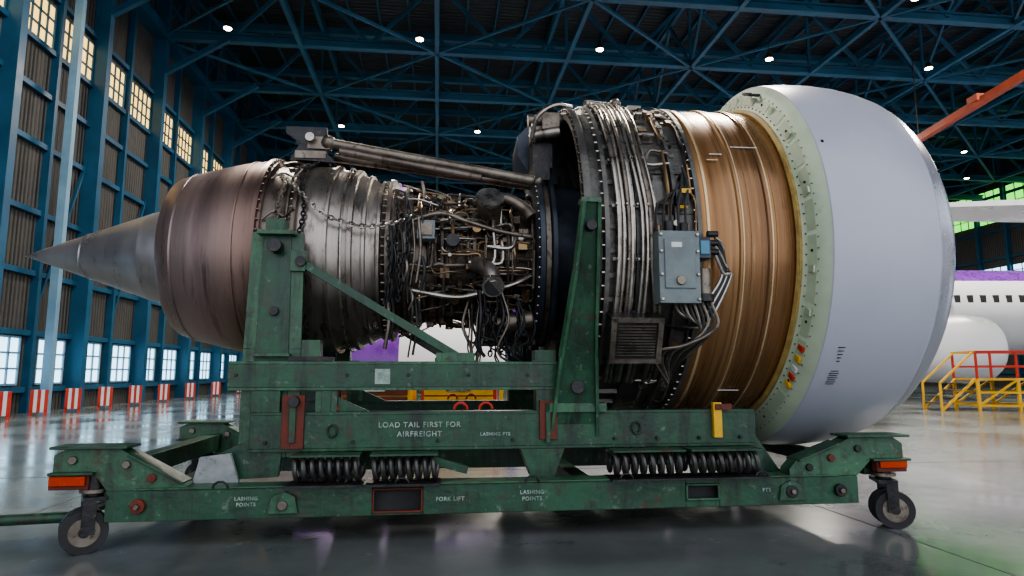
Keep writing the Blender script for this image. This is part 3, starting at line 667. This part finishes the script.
# airliners
def airliner(name,loc,rz,r,zc,length,wx,span,nacx,nacr,nacz,stab=None):
    AP=empty(name,loc,rz); mb=MB(); k=length
    prof=[(0,.02,-.5),(.3,.22*r,-.45),(1,.44*r,-.36),(2.2,.70*r,-.2),(3.6,.90*r,-.08),(5.2,.99*r,0),(7,r,0),(k*.68,r,0),(k*.8,.84*r,.3),(k*.92,.48*r,.95),(k,.12*r,1.5)]
    vs=[];n=40;fs=[]
    for x,rr,dz in prof:
        for i in range(n): a=2*math.pi*(i+.5)/n; vs.append((x,-rr*math.cos(a),zc+dz+rr*math.sin(a)))
    for j in range(len(prof)-1):
        for i in range(n): fs.append((j*n+i,j*n+(i+1)%n,(j+1)*n+(i+1)%n,(j+1)*n+i))
    def band(i): return 360*(i+1)/n
    k1=[f for f in fs if 42<band(f[0]%n)<138 or f[0]//n>7]
    s1=set(k1); k2=[f for f in fs if f not in s1]
    mb.add(vs,k2,planew); mb.add(vs,k1,purple)
    for i in range(int((k*.66-5)/.62)):
        for sg in(-1,1): mb.box((5.5+i*.62,sg*r*.965,zc+.45),(.26,.10,.40),darkm)
    for sg in(-1,1): mb.box((4.6,sg*r*.95,zc+.1),(.9,.06,1.8),planew); mb.box((4.12,sg*r*.955,zc+.1),(.04,.06,1.8),darkm); mb.box((5.08,sg*r*.97,zc+.1),(.04,.06,1.8),darkm)
    mb.box((1.35,0,zc+.12),(.9,r*.8,.4),darkm,Matrix.Rotation(R(-35),3,'Y'))
    for s in(-1,1):
        a=s*r*.85; t=s*span
        mb.add([(wx,a,zc-1.4),(wx+7,a,zc-1.3),(wx+10,t,zc),(wx+8,t,zc),(wx,a,zc-.9),(wx+7,a,zc-1.1),(wx+10,t,zc+.1),(wx+8,t,zc+.12)],[(0,1,2,3),(4,7,6,5),(0,3,7,4),(1,5,6,2),(3,2,6,7)],planew)
        st=stab or (zc+.9)
        x0=k*.86
        mb.add([(x0,s*.5,st),(x0+3.5,s*.5,st),(x0+4.2,s*9.0,st+.3),(x0+2.2,s*9.0,st+.3),(x0,s*.5,st+.3),(x0+3.5,s*.5,st+.15),(x0+4.2,s*9.0,st+.42),(x0+2.2,s*9.0,st+.45)],[(0,1,2,3),(4,7,6,5),(0,3,7,4),(1,5,6,2),(3,2,6,7)],planew)
        c=(nacx,s*7.2,nacz); q=nacr/1.6
        mb.rev([(a_,b_*q) for a_,b_ in((.5,1.1),(0,1.18),(-.1,1.3),(.1,1.48),(1.2,1.62),(3,1.5),(4.3,1.1),(4.4,1.0))],planew,40,c=c); mb.rev([(0,1.17*q),(.8,1.15*q),(.81,.01)],darkm,40,c=c)
        mb.rev([(3.6,.9*q),(4.4,.8*q),(5.4,.35*q),(5.5,.01)],steelw,24,c=c)
        mb.box((nacx+3.2,s*7.2,(nacz+nacr+zc-.6)/2),(4,.3,max(.4,zc-.6-nacz-nacr+.5)),planew)
        mb.cyl((wx+5,s*3.2,0.6),(wx+5,s*3.2,zc-1.2),.2,steel,10); mb.cyl((wx+5,s*3.2-.5,.6),(wx+5,s*3.2+.5,.6),.6,black,20)
    x0=k*.80
    mb.prism([(x0,zc+r*.9),(x0+5,zc+r*.8+.3),(x0+8.0,zc+r+4.6),(x0+6.0,zc+r+4.6)],-.15,.15,purple)
    mb.cyl((3.8,0,.5),(3.8,0,zc-r*.8),.15,steel,10); mb.cyl((3.8,-.3,.5),(3.8,.3,.5),.5,black,20)
    mb.build('airframe',AP)
airliner('airliner',(33,33,0),R(180),2.15,4.05,41,16,12,14.3,1.35,1.95)
airliner('airliner',(23.6,-6.5,0),R(90),1.9,4.2,31,11,9,9.5,1.3,1.7,stab=6.5)
# purple cowl door resting on a dolly behind the core
CD=empty('cowl_door_dolly',(-2.6,12.8,0),R(6)); mb=MB()
mb.rev([(-1.6,.95),(-1.55,1.12),(-.6,1.22),(.45,1.22)],purple,40,10,170,c=(0,0,.95)); mb.rev([(.45,1.22),(1.3,1.15),(2.3,1.0),(2.4,.9)],planew,40,10,170,c=(0,0,.95))
mb.build('cowl_door',CD)
mb=MB()
for y in(-1.1,1.1):
    mb.beam((-1.6,y,.95),(2.4,y,.95),.08,.08,yellow); mb.beam((-1.6,y,.35),(2.4,y,.35),.08,.08,yellow)
    for x in(-1.5,.4,2.3): mb.beam((x,y,.16),(x,y,.99),.07,.07,yellow)
    for x in(-1.5,2.3): mb.cyl((x,y-.04,.10),(x,y+.04,.10),.10,black,16)
for x in(-1.5,.4,2.3): mb.beam((x,-1.1,.35),(x,1.1,.35),.07,.07,yellow)
mb.build('dolly_frame',CD,smooth=False)
# work platform
WP=empty('maintenance_platform',(14.2,18.2,0),R(-8)); mb=MB()
H1,H2=.85,1.6
for x in(-1.5,-.5,.5,1.5):
    for y in(-.6,.6): mb.beam((x,y,0),(x,y,H1),.07,.07,yellow); mb.beam((x,y,H1),(x,y,H2),.05,.05,redp)
for y in(-.6,.6):
    for z,m_ in((.15,yellow),(.5,yellow),(H1,yellow),(1.2,redp),(H2,redp)): mb.beam((-1.5,y,z),(1.5,y,z),.055,.055,m_)
    for x in(-1.5,-.5,.5): mb.beam((x,y,.15),(x+1,y,H1),.05,.05,yellow)
for x in(-1.5,1.5):
    for z in(.15,H1,H2): mb.beam((x,-.6,z),(x,.6,z),.055,.055,yellow)
mb.b2(-1.5,1.5,-.6,.6,H1-.02,H1+.03,steelw)
for k in range(4): mb.b2(-1.6-.2*k-.2,-1.6-.2*k,-.5,.5,.72-.18*k,.75-.18*k,steelw)
for y in(-.5,.5): mb.beam((-1.5,y,H1),(-2.4,y,.0),.06,.06,yellow); mb.beam((-1.5,y,H2),(-2.4,y,.75),.05,.05,yellow); mb.beam((-2.4,y,.75),(-2.4,y,0),.05,.05,yellow)
mb.build('platform_frame',WP,smooth=False)
mb=MB(); mb.beam((18.6,12.5,11.95),(15.6,24.6,9.9),.22,.26,cranem); mb.beam((18.4,13,11.9),(18.4,13,13.5),.05,.05,darkm); mb.beam((15.8,24.3,10),(15.8,24.3,13.5),.03,.03,darkm); mb.box((16.3,21.8,10.55),(.3,.5,.24),cranem)
mb.build('crane_beam',smooth=False)
for k,(x,y,m1,m2) in enumerate(((-3.55,10.6,rust,rust),(-2.2,10.7,yellow,rust),(-.85,10.8,redp,yellow))):
    mb=MB(); mb.b2(-.6,.6,-.3,.3,.18,.86,m1)
    for q in range(4): mb.b2(-.55,.55,-.33,-.3,.22+.155*q,.35+.155*q,m2); mb.b2(-.2,.2,-.36,-.33,.28+.155*q,.30+.155*q,steel)
    for a in(-.5,.5):
        for b in(-.25,.25): mb.cyl((a-.03,b,.08),(a+.03,b,.08),.08,black,14); mb.b2(a-.03,a+.03,b-.02,b+.02,.08,.2,darkm)
    mb.tube(smooth_path([(.55,-.25,.82),(.65,-.25,.92),(.65,.25,.92),(.55,.25,.82)]),.02,steel)
    mb.build('tool_trolley',loc=(x,y,0))

# ================================================================== WORLD + CAMERA
w=bpy.data.worlds.new('sky'); bpy.context.scene.world=w; w.use_nodes=True
bg=w.node_tree.nodes['Background']; bg.inputs[0].default_value=(.87,.915,1,1); bg.inputs[1].default_value=1.7
try: bpy.context.scene.view_settings.look='AgX - Medium High Contrast'
except Exception as e: print(e)
cam=bpy.data.cameras.new('camera'); co=bpy.data.objects.new('camera',cam); C.objects.link(co)
co.location=(0,0,1.05); co.rotation_euler=(R(90+7.36),0,0); cam.sensor_width=36; cam.lens=22.85; cam.clip_end=300
bpy.context.scene.camera=co
